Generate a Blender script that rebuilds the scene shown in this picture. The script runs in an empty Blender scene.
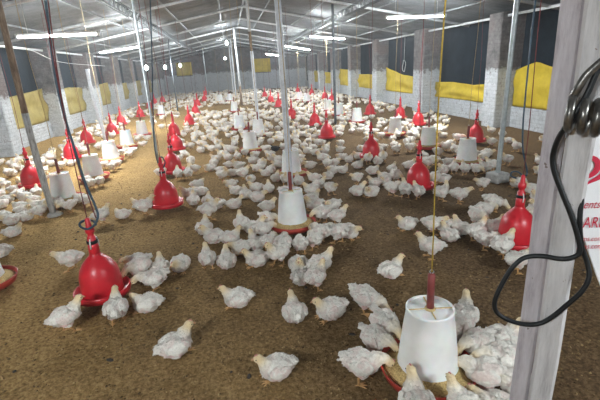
import bpy, bmesh, math, random
import numpy as np
from mathutils import Vector, Matrix, Euler, noise as mnoise

random.seed(7); rng = np.random.default_rng(7)
PI = math.pi
SC = bpy.context.scene
COL = SC.collection

# ------------------------------------------------------------------ camera
FPX, CAM_H = 415.0, 1.6
VPX, VPY, ROLL = 228.0, 71.0, 0.055

def _cam_axes():
    yc = np.array([VPX - 300, 200 - VPY, -FPX]); yc /= np.linalg.norm(yc)
    n = np.cross(np.array([1, ROLL, 0.]), yc); n /= np.linalg.norm(n)
    if n[1] < 0: n = -n
    return np.stack([np.cross(yc, n), yc, n])
RC = _cam_axes()                       # world = RC @ camera

def ray(x, y): return RC @ np.array([x - 300, 200 - y, -FPX])
def G(x, y, z=0.0):
    d = ray(x, y); t = (z - CAM_H) / d[2]; return Vector((d[0]*t, d[1]*t, z))
def atX(x, y, X):
    d = ray(x, y); t = X / d[0]; return Vector((X, d[1]*t, CAM_H + d[2]*t))
def atY(x, y, Y):
    d = ray(x, y); t = Y / d[1]; return Vector((d[0]*t, Y, CAM_H + d[2]*t))
def atD(x, y, D):
    d = ray(x, y) / FPX * D; return Vector((d[0], d[1], CAM_H + d[2]))
def proj(P):
    c = RC.T @ (np.array(P, float) - np.array([0, 0, CAM_H]))
    return 300 + FPX*c[0]/-c[2], 200 - FPX*c[1]/-c[2]

cd = bpy.data.cameras.new('camera'); cam = bpy.data.objects.new('camera', cd); COL.objects.link(cam)
m4 = Matrix([list(RC[i]) + [0] for i in range(3)] + [[0, 0, 0, 1]]); m4.translation = (0, 0, CAM_H)
cam.matrix_world = m4
cd.sensor_width = 36; cd.lens = FPX/600*36; cd.clip_start = 0.05; cd.clip_end = 200
SC.camera = cam

# ------------------------------------------------------------------ world, exposure
w = bpy.data.worlds.new('night'); SC.world = w; w.use_nodes = True
w.node_tree.nodes['Background'].inputs[0].default_value = (0.02, 0.03, 0.05, 1)
w.node_tree.nodes['Background'].inputs[1].default_value = 0.3
HAZE = .0038           # dusty air of the shed
_v = w.node_tree.nodes.new('ShaderNodeVolumeScatter'); _v.inputs['Color'].default_value = (.95, .97, 1, 1); _v.inputs['Density'].default_value = HAZE; _v.inputs['Anisotropy'].default_value = .35
w.node_tree.links.new(_v.outputs[0], w.node_tree.nodes['World Output'].inputs['Volume'])
SC.view_settings.view_transform = 'Standard'; SC.view_settings.look = 'None'
SC.view_settings.exposure = 1.55; SC.view_settings.gamma = 1.0; SC.view_settings.use_curve_mapping = False
TUBE_GLOW = 420.0        # radiance of the tube lamps
BULB_GLOW = 420.0

# ------------------------------------------------------------------ helpers
def tag(o, label=None, cat=None, group=None, kind=None):
    if label: o['label'] = label
    if cat: o['category'] = cat
    if group: o['group'] = group
    if kind: o['kind'] = kind
    return o

def empty(name, loc=(0, 0, 0), rz=0.0):
    o = bpy.data.objects.new(name, None); COL.objects.link(o)
    o.location = loc; o.rotation_euler = (0, 0, rz); o.empty_display_size = 0.05
    return o

class MB:
    """collects verts and faces (with material slots) for ONE mesh"""
    def __init__(s): s.v = []; s.f = []; s.mi = []; s.cur = 0
    def add(s, vs, fs):
        b = len(s.v); s.v.extend([tuple(p) for p in vs])
        for f in fs: s.f.append(tuple(b + i for i in f)); s.mi.append(s.cur)
        return s
    def box(s, lo, hi, M=None):
        x0, y0, z0 = lo; x1, y1, z1 = hi
        vs = [Vector(p) for p in ((x0,y0,z0),(x1,y0,z0),(x1,y1,z0),(x0,y1,z0),(x0,y0,z1),(x1,y0,z1),(x1,y1,z1),(x0,y1,z1))]
        if M is not None: vs = [M @ p for p in vs]
        return s.add(vs, [(0,3,2,1),(4,5,6,7),(0,1,5,4),(1,2,6,5),(2,3,7,6),(3,0,4,7)])
    def lathe(s, prof, n=24, M=None, cap0=True, cap1=True):
        vs = []
        for r, z in prof:
            for k in range(n):
                a = 2*PI*k/n; p = Vector((r*math.cos(a), r*math.sin(a), z)); vs.append(M @ p if M is not None else p)
        fs = []
        for i in range(len(prof)-1):
            for k in range(n):
                k2 = (k+1) % n; fs.append((i*n+k, i*n+k2, (i+1)*n+k2, (i+1)*n+k))
        if cap0: fs.append(tuple(range(n-1, -1, -1)))
        if cap1: fs.append(tuple((len(prof)-1)*n + k for k in range(n)))
        return s.add(vs, fs)
    def tube(s, pts, r, n=6, close=False):
        pts = [Vector(p) for p in pts]; rs = r if isinstance(r, (list, tuple)) else [r]*len(pts)
        vs = []; up = None
        for i, p in enumerate(pts):
            a = pts[max(i-1, 0)]; b = pts[min(i+1, len(pts)-1)]
            if close: a = pts[i-1]; b = pts[(i+1) % len(pts)]
            t = (b - a); t = t.normalized() if t.length > 1e-9 else Vector((0, 0, 1))
            if up is None: up = Vector((1, 0, 0)) if abs(t.x) < .9 else Vector((0, 1, 0))
            up = (up - t*up.dot(t)); up = up.normalized() if up.length > 1e-6 else t.orthogonal().normalized()
            w_ = t.cross(up)
            for k in range(n):
                an = 2*PI*k/n; vs.append(p + (up*math.cos(an) + w_*math.sin(an))*rs[i])
        fs = []; L = len(pts)
        for i in range(L if close else L-1):
            j = (i+1) % L
            for k in range(n):
                k2 = (k+1) % n; fs.append((i*n+k, i*n+k2, j*n+k2, j*n+k))
        if not close: fs.append(tuple(range(n-1, -1, -1))); fs.append(tuple((L-1)*n+k for k in range(n)))
        return s.add(vs, fs)
    def grid(s, fn, nu, nv):
        vs = [fn(i/nu, j/nv) for j in range(nv+1) for i in range(nu+1)]
        fs = [(j*(nu+1)+i, j*(nu+1)+i+1, (j+1)*(nu+1)+i+1, (j+1)*(nu+1)+i) for j in range(nv) for i in range(nu)]
        return s.add(vs, fs)
    def mesh(s, name, mats, smooth=True):
        me = bpy.data.meshes.new(name); me.from_pydata(s.v, [], s.f)
        mats = mats if isinstance(mats, (list, tuple)) else [mats]
        for m in mats: me.materials.append(m)
        if len(mats) > 1: me.polygons.foreach_set('material_index', s.mi)
        me.polygons.foreach_set('use_smooth', [smooth]*len(me.polygons)); me.update()
        return me
    def build(s, name, mats, parent=None, smooth=True, loc=None):
        return link(s.mesh(name, mats, smooth), name, parent, loc)

def link(me, name, parent=None, loc=None):
    o = bpy.data.objects.new(name, me); COL.objects.link(o)
    if parent is not None: o.parent = parent
    if loc is not None: o.location = loc
    return o

def smooth_path(pts, n=8):
    """Catmull-Rom through points"""
    pts = [Vector(p) for p in pts]; out = []
    for i in range(len(pts)-1):
        p0 = pts[max(i-1, 0)]; p1 = pts[i]; p2 = pts[i+1]; p3 = pts[min(i+2, len(pts)-1)]
        for k in range(n):
            t = k/n
            out.append(0.5*((2*p1) + (p2-p0)*t + (2*p0-5*p1+4*p2-p3)*t*t + (3*p1-p0-3*p2+p3)*t**3))
    out.append(pts[-1]); return out

# ------------------------------------------------------------------ materials
class NT:
    def __init__(s, name):
        s.m = bpy.data.materials.new(name); s.m.use_nodes = True; s.t = s.m.node_tree
        s.b = s.t.nodes['Principled BSDF']; s.out = s.t.nodes['Material Output']
    def n(s, kind, **kw):
        nd = s.t.nodes.new(kind)
        for k, v in kw.items():
            if k in nd.inputs.keys() if hasattr(nd.inputs, 'keys') else False: nd.inputs[k].default_value = v
            else: setattr(nd, k, v)
        return nd
    def l(s, a, b): s.t.links.new(a, b)
    def coord(s, which='Object', scale=None):
        c = s.n('ShaderNodeTexCoord').outputs[which]
        if scale is not None:
            mp = s.n('ShaderNodeMapping'); mp.inputs['Scale'].default_value = scale; s.l(c, mp.inputs[0]); c = mp.outputs[0]
        return c
    def pos(s): return s.n('ShaderNodeNewGeometry').outputs['Position']
    def noise(s, vec, scale, detail=4, rough=.6):
        nd = s.n('ShaderNodeTexNoise'); nd.inputs['Scale'].default_value = scale; nd.inputs['Detail'].default_value = detail
        nd.inputs['Roughness'].default_value = rough
        if vec is not None: s.l(vec, nd.inputs['Vector'])
        return nd.outputs['Fac']
    def ramp(s, fac, stops):
        r = s.n('ShaderNodeValToRGB'); e = r.color_ramp.elements
        while len(e) < len(stops): e.new(0.5)
        for el, (p, c) in zip(e, stops): el.position = p; el.color = (*c, 1) if len(c) == 3 else c
        s.l(fac, r.inputs[0]); return r.outputs[0]
    def mix(s, fac, a, b, blend='MIX'):
        mx = s.n('ShaderNodeMix'); mx.data_type = 'RGBA'; mx.blend_type = blend
        for sock, val in ((mx.inputs[0], fac), (mx.inputs[6], a), (mx.inputs[7], b)):
            if hasattr(val, 'links'): s.l(val, sock)
            else: sock.default_value = val if not isinstance(val, tuple) else ((*val, 1) if len(val) == 3 else val)
        return mx.outputs[2]
    def math(s, op, a, b=0.0):
        nd = s.n('ShaderNodeMath'); nd.operation = op
        for i, val in enumerate((a, b)):
            if hasattr(val, 'links'): s.l(val, nd.inputs[i])
            else: nd.inputs[i].default_value = val
        return nd.outputs[0]
    def sep(s, vec):
        nd = s.n('ShaderNodeSeparateXYZ'); s.l(vec, nd.inputs[0]); return nd.outputs
    def bump(s, h, strength=.5, dist=.01):
        nd = s.n('ShaderNodeBump'); nd.inputs['Strength'].default_value = strength; nd.inputs['Distance'].default_value = dist
        s.l(h, nd.inputs['Height']); s.l(nd.outputs[0], s.b.inputs['Normal'])
    def col(s, c):
        if hasattr(c, 'links'): s.l(c, s.b.inputs['Base Color'])
        else: s.b.inputs['Base Color'].default_value = (*c, 1)
        return s
    def set(s, **kw):
        for k, v in kw.items(): s.b.inputs[k.replace('_', ' ')].default_value = v
        return s

M = {}
def simple(key, c, rough=.6, var=.15, scale=20., metal=0., bump=0., spec=.4):
    t = NT(key); v = t.noise(t.coord(), scale)
    d = tuple(x*(1-var) for x in c); e = tuple(min(1, x*(1+var)) for x in c)
    t.col(t.ramp(v, [(.3, d), (.7, e)])); t.set(Roughness=rough, Metallic=metal, Specular_IOR_Level=spec)
    if bump: t.bump(v, bump, .01)
    M[key] = t.m; return t

simple('red_plastic', (.60, .018, .030), .34, .12, 9, spec=.5)
simple('red_plastic_dusty', (.50, .035, .045), .55, .2, 9)
simple('pan_red', (.40, .045, .028), .5, .2, 12)
simple('pipe_maroon', (.22, .045, .04), .5, .25, 14)
simple('black_rubber', (.008, .009, .010), .45, .3, 30, spec=.3)
simple('blue_hose', (.03, .06, .09), .45, .3, 30)
simple('clip_white', (.75, .75, .73), .5, .1)
simple('rope_yellow', (.46, .31, .04), .8, .3, 60)
simple('rope_tan', (.42, .30, .15), .9, .3, 60)
simple('rope_red', (.16, .035, .035), .8, .3, 60)
simple('rope_grey', (.30, .30, .30), .8, .3, 60)
simple('rope_white', (.62, .62, .60), .8, .2, 60)
simple('galvanised', (.42, .46, .47), .45, .2, 16, metal=.35, spec=.5)
simple('steel_dark', (.10, .11, .12), .55, .3, 12, metal=.3)
simple('steel_white', (.52, .53, .54), .55, .2, 12)
simple('steel_grey', (.26, .28, .29), .55, .3, 12, metal=.2)
simple('concrete', (.40, .39, .37), .95, .25, 30, bump=.6)
simple('lamp_body', (.8, .8, .8), .5, .05)
simple('coil_metal', (.15, .142, .13), .33, .4, 60, metal=.75, spec=.6)
simple('beak', (.62, .33, .17), .5, .15, 60)
simple('shank', (.58, .33, .13), .6, .2, 90)
simple('eye', (.015, .01, .01), .15, 0)
simple('comb', (.60, .22, .20), .6, .2, 80)
simple('banner_red', (.52, .012, .045), .6, .05)
simple('mark_ink', (.02, .03, .06), .7, .1)
simple('box_white', (.7, .7, .7), .5, .05)

def m_lamp(key, c, strength):
    t = NT(key); t.set(Emission_Strength=strength); t.b.inputs['Emission Color'].default_value = (*c, 1); t.col((.9, .9, .9)); M[key] = t.m
m_lamp('tube_glow', (.90, .97, 1.0), TUBE_GLOW)
m_lamp('bulb_glow', (.88, .96, 1.0), BULB_GLOW)

# litter of husk and droppings
t = NT('litter'); p = t.pos()
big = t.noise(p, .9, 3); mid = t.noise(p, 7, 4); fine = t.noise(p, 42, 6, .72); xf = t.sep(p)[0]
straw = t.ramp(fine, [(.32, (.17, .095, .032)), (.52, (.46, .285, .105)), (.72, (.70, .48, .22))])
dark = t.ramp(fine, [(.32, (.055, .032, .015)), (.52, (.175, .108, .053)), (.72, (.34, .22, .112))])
side = t.math('ADD', t.math('MULTIPLY', xf, -.24), t.math('MULTIPLY', t.math('SUBTRACT', big, .5), .9))  # straw litter paler toward the left; part of that is lighting put into colour
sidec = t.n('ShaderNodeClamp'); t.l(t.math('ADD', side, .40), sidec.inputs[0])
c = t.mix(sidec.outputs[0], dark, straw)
c = t.mix(t.math('MULTIPLY', t.math('SUBTRACT', mid, .4), .5), c, (.07, .045, .025))
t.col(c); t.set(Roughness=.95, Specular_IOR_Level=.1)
h = t.math('ADD', t.math('MULTIPLY', fine, .6), t.math('MULTIPLY', mid, .5)); t.bump(h, 1.0, .045); M['litter'] = t.m
t = NT('crumb'); oi = t.noise(t.pos(), 40, 2)
t.col(t.ramp(oi, [(.35, (.06, .035, .018)), (.5, (.20, .125, .055)), (.65, (.46, .32, .15))])); t.set(Roughness=.95, Specular_IOR_Level=.1); M['crumb'] = t.m
simple('droppings', (.045, .035, .028), .9, .3, 30)
simple('husk', (.40, .30, .15), .9, .3, 30)

# chicken feathers: attribute tint.r = cream head, tint.g = bare skin
def m_chicken(key, base, cream, skin):
    t = NT(key); at = t.n('ShaderNodeAttribute'); at.attribute_name = 'tint'; rgb = t.n('ShaderNodeSeparateColor'); t.l(at.outputs['Color'], rgb.inputs[0])
    oi = t.n('ShaderNodeObjectInfo').outputs['Random']; p = t.coord()
    f1 = t.noise(p, 75, 4, .65); f2 = t.noise(p, 22, 3)
    off = t.n('ShaderNodeVectorMath'); off.operation = 'ADD'; cmb = t.n('ShaderNodeCombineXYZ'); t.l(t.math('MULTIPLY', oi, 37.0), cmb.inputs[0]); t.l(p, off.inputs[0]); t.l(cmb.outputs[0], off.inputs[1])
    f3 = t.noise(off.outputs[0], 17, 3)
    c0 = t.ramp(f1, [(.25, tuple(x*.80 for x in base)), (.55, base), (.8, tuple(min(1, x*1.06) for x in base))])
    skf = t.math('MULTIPLY', rgb.outputs[1], t.ramp(f3, [(.47, (0, 0, 0)), (.58, (1, 1, 1))]))
    skf = t.math('MULTIPLY', skf, .85)
    c1 = t.mix(skf, c0, skin)
    c2 = t.mix(rgb.outputs[0], c1, t.mix(f2, cream, tuple(min(1, x*1.15) for x in cream)))
    hs = t.n('ShaderNodeHueSaturation'); t.l(c2, hs.inputs['Color']); t.l(t.math('ADD', t.math('MULTIPLY', oi, .16), .90), hs.inputs['Value'])
    t.col(hs.outputs[0]); t.set(Roughness=.9, Specular_IOR_Level=.1)
    t.b.inputs['Sheen Weight'].default_value = .15
    t.bump(t.math('ADD', f1, t.math('MULTIPLY', f2, .8)), .9, .012); M[key] = t.m
m_chicken('feathers', (.86, .815, .74), (.78, .60, .33), (.70, .43, .39))
m_chicken('feathers_dark', (.035, .033, .035), (.05, .04, .035), (.06, .05, .05))

# whitewashed brick and grey plaster
def m_wall(key, white_to, axis):
    t = NT(key); p = t.pos(); x, y, z = t.sep(p)
    cmb = t.n('ShaderNodeCombineXYZ'); t.l(y if axis == 'x' else (x if axis == 'y' else t.math('ADD', x, y)), cmb.inputs[0]); t.l(z, cmb.inputs[1])
    br = t.n('ShaderNodeTexBrick'); t.l(cmb.outputs[0], br.inputs['Vector']); br.inputs['Scale'].default_value = 1
    br.inputs['Brick Width'].default_value = .24; br.inputs['Row Height'].default_value = .085; br.inputs['Mortar Size'].default_value = .012
    br.inputs['Color1'].default_value = (1, 1, 1, 1); br.inputs['Color2'].default_value = (.82, .82, .82, 1); br.inputs['Mortar'].default_value = (.45, .45, .45, 1)
    n1 = t.noise(p, 5, 5, .7); n2 = t.noise(p, 28, 4, .7)
    grey = t.ramp(n1, [(.3, (.10, .095, .095)), (.5, (.18, .168, .165)), (.7, (.27, .255, .25))])
    brick = t.ramp(n2, [(.35, (.14, .11, .10)), (.6, (.23, .19, .18))])
    up = t.mix(t.ramp(t.noise(p, 1.3, 2), [(.45, (0, 0, 0)), (.6, (1, 1, 1))]), grey, brick)
    white = t.ramp(n1, [(.28, (.34, .35, .36)), (.47, (.56, .58, .60)), (.7, (.72, .73, .75))])
    worn = t.ramp(t.math('ADD', t.math('MULTIPLY', n2, .5), t.math('MULTIPLY', n1, .5)), [(.52, (0, 0, 0)), (.60, (.8, .8, .8))])
    white = t.mix(worn, white, (.30, .29, .29))
    zz = t.math('ADD', z, t.math('MULTIPLY', t.math('SUBTRACT', n1, .5), .9))
    fac = t.ramp(t.math('SUBTRACT', zz, white_to - .5), [(.44, (0, 0, 0)), (.56, (1, 1, 1))])
    c = t.mix(fac, white, up)
    c = t.mix(.22, c, br.outputs['Color'], 'MULTIPLY')
    t.col(c); t.set(Roughness=.95, Specular_IOR_Level=.15)
    t.bump(t.math('ADD', t.math('MULTIPLY', br.outputs['Fac'], -.5), t.math('MULTIPLY', n2, 1.0)), .9, .02); M[key] = t.m
m_wall('wall_x', 9.0, 'x'); m_wall('pillar', 1.28, 'xy'); m_wall('wall_y', 1.5, 'y'); m_wall('plaster_y', -2.0, 'y')

# tarps
def m_tarp(key, a, b, rough=.7, spec=.25):
    t = NT(key); p = t.pos(); n1 = t.noise(p, 3, 5, .7); n2 = t.noise(p, 90, 2)
    t.col(t.ramp(n1, [(.3, a), (.7, b)])); t.set(Roughness=rough, Specular_IOR_Level=spec)
    t.bump(t.math('ADD', n1, t.math('MULTIPLY', n2, .1)), .5, .02); M[key] = t.m
m_tarp('tarp_yellow', (.48, .34, .015), (.68, .50, .04))
m_tarp('tarp_olive', (.26, .20, .055), (.42, .33, .10))
m_tarp('tarp_dark', (.012, .017, .023), (.022, .031, .040), .9, .04)

# roof sheet, timber, whitewashed posts, plastic
t = NT('roof_sheet'); p = t.pos(); n1 = t.noise(p, 2, 5, .7)
t.col(t.ramp(n1, [(.3, (.11, .118, .125)), (.7, (.24, .25, .26))])); t.set(Roughness=.5, Metallic=.25, Specular_IOR_Level=.4); M['roof_sheet'] = t.m
t = NT('timber'); p = t.coord('Object', (6, 6, 1)); n1 = t.noise(p, 6, 5, .7)
t.col(t.ramp(n1, [(.3, (.10, .065, .045)), (.55, (.27, .19, .13)), (.75, (.42, .33, .25))])); t.set(Roughness=.9); t.bump(n1, .6, .01); M['timber'] = t.m
t = NT('timber_pale'); p = t.coord('Object', (6, 6, 1)); n1 = t.noise(p, 8, 5, .75)
t.col(t.ramp(n1, [(.32, (.17, .15, .13)), (.5, (.42, .42, .41)), (.7, (.58, .59, .60))])); t.set(Roughness=.9); t.bump(n1, .6, .008); M['timber_pale'] = t.m
t = NT('post_wash'); p = t.coord('Object', (9, 9, 1.2)); n1 = t.noise(p, 4, 6, .75); n2 = t.noise(t.coord(), 26, 3, .8)
c = t.ramp(n1, [(.25, (.22, .19, .205)), (.45, (.42, .38, .40)), (.7, (.56, .53, .55))])
c = t.mix(t.math('GREATER_THAN', n2, .70), c, (.17, .13, .11))
t.col(c); t.set(Roughness=.8); t.bump(n1, .5, .006); M['post_wash'] = t.m
t = NT('post_wash_pale'); p = t.coord('Object', (9, 9, 1.0)); n1 = t.noise(p, 4, 6, .75); n2 = t.noise(t.coord(), 23, 4, .8)
c = t.ramp(n1, [(.25, (.30, .27, .27)), (.45, (.50, .48, .48)), (.7, (.64, .62, .62))])
c = t.mix(t.math('GREATER_THAN', n2, .68), c, (.22, .16, .12))
t.col(c); t.set(Roughness=.8); t.bump(n1, .5, .006); M['post_wash_pale'] = t.m
t = NT('white_paint'); n1 = t.noise(t.coord(), 12, 5, .7)
t.col(t.ramp(n1, [(.25, (.42, .43, .46)), (.5, (.66, .68, .72)), (.75, (.76, .78, .80))])); t.set(Roughness=.5); M['white_paint'] = t.m
t = NT('hopper_plastic'); n1 = t.noise(t.coord(), 7, 4, .6)
t.col(t.ramp(n1, [(.3, (.72, .71, .69)), (.7, (.86, .86, .85))])); t.set(Roughness=.42, Subsurface_Weight=.25, Subsurface_Scale=.03, Specular_IOR_Level=.4); M['hopper'] = t.m
simple('dust_tan', (.52, .38, .18), .9, .3, 50)
t = NT('feed'); n1 = t.noise(t.coord(), 110, 3, .7)
t.col(t.ramp(n1, [(.3, (.30, .18, .06)), (.6, (.66, .48, .20)), (.8, (.80, .63, .34))])); t.set(Roughness=.95); t.bump(n1, 1, .01); M['feed'] = t.m
simple('banner_white', (.78, .78, .79), .45, .05, 5)
simple('water', (.30, .04, .04), .08, .05)

# ------------------------------------------------------------------ setting
XL, XR = -5.35, 6.45          # inner faces of the low walls
PLX, PRX = -4.98, 6.02        # inner faces of the pillars
Y0, Y1 = -7.0, 36.5
RX, RIDGE, EAVE = .65, 3.55, 2.46
SILL = .47
def roof_z(x): return RIDGE - (RIDGE - EAVE)*abs(x - RX)/((XR - RX) if x > RX else (RX - XL))

# floor: litter bed, finely uneven near the camera
ys = [Y0, -3, 0, .6]
while ys[-1] < Y1: ys.append(ys[-1] + max(.028, .011*ys[-1]))
ys[-1] = Y1
nx = 300; xs = np.linspace(XL - .3, XR + .3, nx+1)
vv = []
for y in ys:
    for x in xs:
        v3 = Vector((x, y, 0)); z = -.006
        if .3 < y < 20:
            z += .007*mnoise.noise(v3*3.1) + .006*mnoise.noise(v3*9.3) + .004*mnoise.noise(v3*21)
        vv.append((x, y, min(z, .006)))
ff = [(j*(nx+1)+i, j*(nx+1)+i+1, (j+1)*(nx+1)+i+1, (j+1)*(nx+1)+i) for j in range(len(ys)-1) for i in range(nx)]
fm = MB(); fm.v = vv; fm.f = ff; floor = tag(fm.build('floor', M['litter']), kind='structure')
del vv, ff

# loose husk lumps on the litter
mb = MB()
base = [(-1,-1,0),(1,-1,0),(1,1,0),(-1,1,0),(0,0,1)]
for k in range(9000):
    d = 1.2 + 6.5*rng.random()**1.5; a = math.radians(rng.uniform(-44, 52)); x, y = d*math.sin(a), d*math.cos(a)
    if not XL+.1 < x < XR-.1: continue
    s = rng.uniform(.003, .0085); r = rng.uniform(0, 2*PI); e = rng.uniform(.5, 1.6); ca, sa = math.cos(r), math.sin(r)
    mb.add([(x + s*(ca*px*e - sa*py), y + s*(sa*px*e + ca*py), -.006 + pz*s*1.3) for px, py, pz in base], [(0,1,4),(1,2,4),(2,3,4),(3,0,4)])
tag(mb.build('litter_crumbs', M['crumb'], smooth=False), 'loose crumbs of brown husk litter strewn over the floor', 'litter', kind='stuff')

mb = MB()
for k in range(70):
    d = 1.5 + 5*rng.random(); a = math.radians(rng.uniform(-42, 50)); x, y = d*math.sin(a), d*math.cos(a); s = rng.uniform(.007, .014); rz = rng.uniform(0, 6)
    Rz = Matrix.Translation((x, y, -.003)) @ Matrix.Rotation(rz, 4, 'Z') @ Matrix.Diagonal((s*rng.uniform(1, 2.2), s, s*.8, 1))
    mb.lathe([(.3, 0), (1, .1), (.8, .6), (.2, .9)], 7, Rz)
tag(mb.build('droppings', M['droppings']), 'small dark droppings scattered on the litter', 'droppings', kind='stuff')

# walls
def pillar(parent, x0, x1, y0, y1, z1):
    b = MB(); n = 8
    b.box((x0, y0, -.02), (x1, y1, z1))
    o = b.build('pillar', M['pillar'], parent, smooth=False)
    bv = o.modifiers.new('b', 'BEVEL'); bv.width = .02; bv.segments = 1
    return o
wr = MB().box((XR, Y0, -.05), (XR+.25, Y1, SILL)).build('wall_right', M['wall_x'], smooth=False); tag(wr, kind='structure')
wl = MB().box((XL-.25, Y0, -.05), (XL, Y1, SILL)).build('wall_left', M['wall_x'], smooth=False); tag(wl, kind='structure')
# pillar spans on the inner face, read off where they stand
RP = []      # (near Y, far Y)
for xn, xf_ in ((496, 483.5), (422.5, 412.5), (376, 372)):
    RP.append((atX(xn, 90, PRX).y, atX(xf_, 90, PRX).y))
sp = RP[1][0] - RP[0][0]
yy = RP[2][0] + sp
while yy < Y1 - 1: RP.append((yy, yy + .5)); yy += sp
yy = RP[0][0] - sp
while yy > Y0: RP.append((yy, yy + .55)); yy -= sp
RP.sort()
for a, b in RP: pillar(wr, PRX, XR+.22, a, b, roof_z(PRX) - .02)
LP = []
for xn, xf_ in ((3, 13), (61, 69), (97, 104), (121.5, 127)):
    LP.append((atX(xn, 110, PLX).y, atX(xf_, 110, PLX).y))
spl = LP[3][0] - LP[2][0]
yy = LP[3][0] + spl
while yy < Y1 - 1: LP.append((yy, yy + .6)); yy += spl
yy = LP[0][0] - 3.2
while yy > Y0: LP.append((yy, yy + .6)); yy -= 3.2
LP.sort()
for a, b in LP: pillar(wl, XL-.22, PLX, a, b, roof_z(PLX) - .02)

def gable(name, y0, y1, mat):
    b = MB(); P = [(XL-.25, 0), (XR+.25, 0), (XR+.25, EAVE-.05), (RX, RIDGE-.02), (XL-.25, EAVE-.05)]
    b.add([(x, y0, z) for x, z in P] + [(x, y1, z) for x, z in P], [(0,1,2,3,4), (9,8,7,6,5)] + [(i, 5+i, 5+(i+1) % 5, (i+1) % 5) for i in range(5)])
    return tag(b.build(name, mat, smooth=False), kind='structure')
wf = gable('wall_far', Y1, Y1+.25, M['wall_y'])
wb = gable('wall_back', Y0-.25, Y0, M['wall_y'])

# roof: corrugated sheets, rafters, purlins, lattice girders
ceil = tag(empty('ceiling', (RX, 0, RIDGE)), kind='structure')
def sheet_mesh(xe):
    b = MB(); W_ = 1.04; n = 52
    ax = xe - RX; L = math.hypot(ax, RIDGE - EAVE)
    nrm = Vector((-(EAVE - RIDGE), 0, ax)).normalized(); nrm = nrm if nrm.z > 0 else -nrm
    vs = []
    for i in range(n+1):
        y = W_*i/n; ph = (i % 13)/13.0
        hgt = .028*max(0, 1 - abs(ph - .5)/.16) + .006*math.sin(2*PI*ph*3)
        for tt in (0, 1):
            p = Vector((ax*tt, y, (EAVE - RIDGE)*tt)) + nrm*hgt; vs.append(p)
    fs = [(2*i, 2*i+1, 2*i+3, 2*i+2) for i in range(n)]
    b.add(vs, fs); return b.mesh('roof_sheet', M['roof_sheet'], smooth=False)
for xe in (XL - .5, XR + .5):
    ez = EAVE; me = sheet_mesh(xe); y = Y0; k = 0
    while y < Y1:
        link(me, 'roof_sheet', ceil, (0, y, .045 + .006*(k % 2))); y += 1.0; k += 1
YR = [y for y in np.arange(-5.2, Y1, 3.25)]
rb = {}
for s_, xe in (('l', XL), ('r', XR)):
    b = MB(); b.tube([(0, 0, 0), (xe - RX, 0, EAVE - RIDGE)], .034, 8); me = b.mesh('rafter', M['steel_white'])
    for y in YR: link(me, 'rafter', ceil, (0, y, -.05))
    for fr in (.12, .34, .57, .80):
        b = MB(); x = RX + (xe - RX)*fr
        b.tube([(x - RX, Y0 + .02, roof_z(x) - RIDGE + .005), (x - RX, Y1 - .02, roof_z(x) - RIDGE + .005)], .022, 6); b.build('purlin', M['steel_grey'], ceil)
b = MB(); b.tube([(0, Y0+.02, -.02), (0, Y1-.02, -.02)], .03, 8); b.build('ridge_beam', M['steel_grey'], ceil)
for gx in (-1.95, 3.15):
    z1 = roof_z(gx) - .12; z0 = z1 - .16
    g = empty('lattice_girder'); g.parent = ceil
    for zz in (z0, z1):
        for dx in (-.03, .03):
            b = MB().box((gx+dx-.012 - RX, Y0+.05, zz - RIDGE - .012), (gx+dx+.012 - RX, Y1-.05, zz - RIDGE + .012)); b.build('chord', M['steel_dark'], g, smooth=False)
    b = MB(); b.tube([(0, 0, 0), (0, .16, .16)], .010, 5); up_ = b.mesh('brace', M['steel_grey'])
    b = MB(); b.tube([(0, 0, .16), (0, .16, 0)], .010, 5); dn_ = b.mesh('brace', M['steel_grey'])
    y = 2.0; k = 0
    while y < 26 and k < 290:
        link(up_ if k % 2 == 0 else dn_, 'brace', g, (gx - RX, y, z0 - RIDGE)); y += .16; k += 1
# eave beams carried by the pillars
for x_ in (PLX-.15, PRX+.15):
    b = MB().box((x_-.025 - RX, Y0+.05, roof_z(x_)-.10 - RIDGE), (x_+.025 - RX, Y1-.05, roof_z(x_)-.05 - RIDGE)); b.build('eave_beam', M['steel_white'], ceil, smooth=False)

# dark curtains behind the pillars
def curtain(x, label, sgn):
    b = MB(); n = 260
    def fn(u, v):
        y = Y0 + .1 + (Y1 - Y0 - .2)*u; z = SILL + .01 + (EAVE + .02 - SILL)*v
        return (x + .03*math.sin(y*5.1 + .6*math.sin(y*1.7)) + .015*math.sin(y*13 + z*2), y, z)
    b.grid(fn, n, 8); o = b.build('dark_curtain', M['tarp_dark']); so = o.modifiers.new('t', 'SOLIDIFY'); so.thickness = .004
    tag(o, label, 'curtain')
curtain(XR + .12, 'long dark blue curtain hanging behind the pillars of the right wall', 1)
curtain(XL - .12, 'long dark blue curtain hanging behind the pillars of the left wall', -1)

def yellow_tarp(x, ya, yb, tops, label, mat='tarp_yellow', seed=0, zb=SILL+.01):
    """tops: heights along the span from near to far"""
    b = MB(); nu, nv = 30, 12; r = random.Random(seed)
    ph = [r.uniform(0, 6) for _ in range(4)]
    def fn(u, v):
        y = ya + (yb - ya)*u; q = u*(len(tops)-1); i = min(int(q), len(tops)-2); f = q - i
        top = tops[i]*(1-f) + tops[i+1]*f
        z = zb + (top - zb)*v
        fold = .035*math.sin(9*v + 5*(u - .5)**2*4 + ph[0]) * (1 - abs(2*v-1)) + .015*math.sin(u*21 + ph[1]) + .02*math.sin(6*u - 7*v + ph[2])
        return (x + fold, y, z)
    b.grid(fn, nu, nv); o = b.build('yellow_tarp', M[mat]); so = o.modifiers.new('t', 'SOLIDIFY'); so.thickness = .004
    return tag(o, label, 'tarp', 'yellow tarps between the pillars')
tops_r = {0: [1.1, 1.15, 1.30, 1.48, 1.36, 1.25], 1: [.98, .90, .95, .93], 2: [1.02, 1.12, 1.42], 3: [1.08, 1.12, 1.10], 4: [1.30, 1.38], 5: [1.15, 1.2]}
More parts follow.
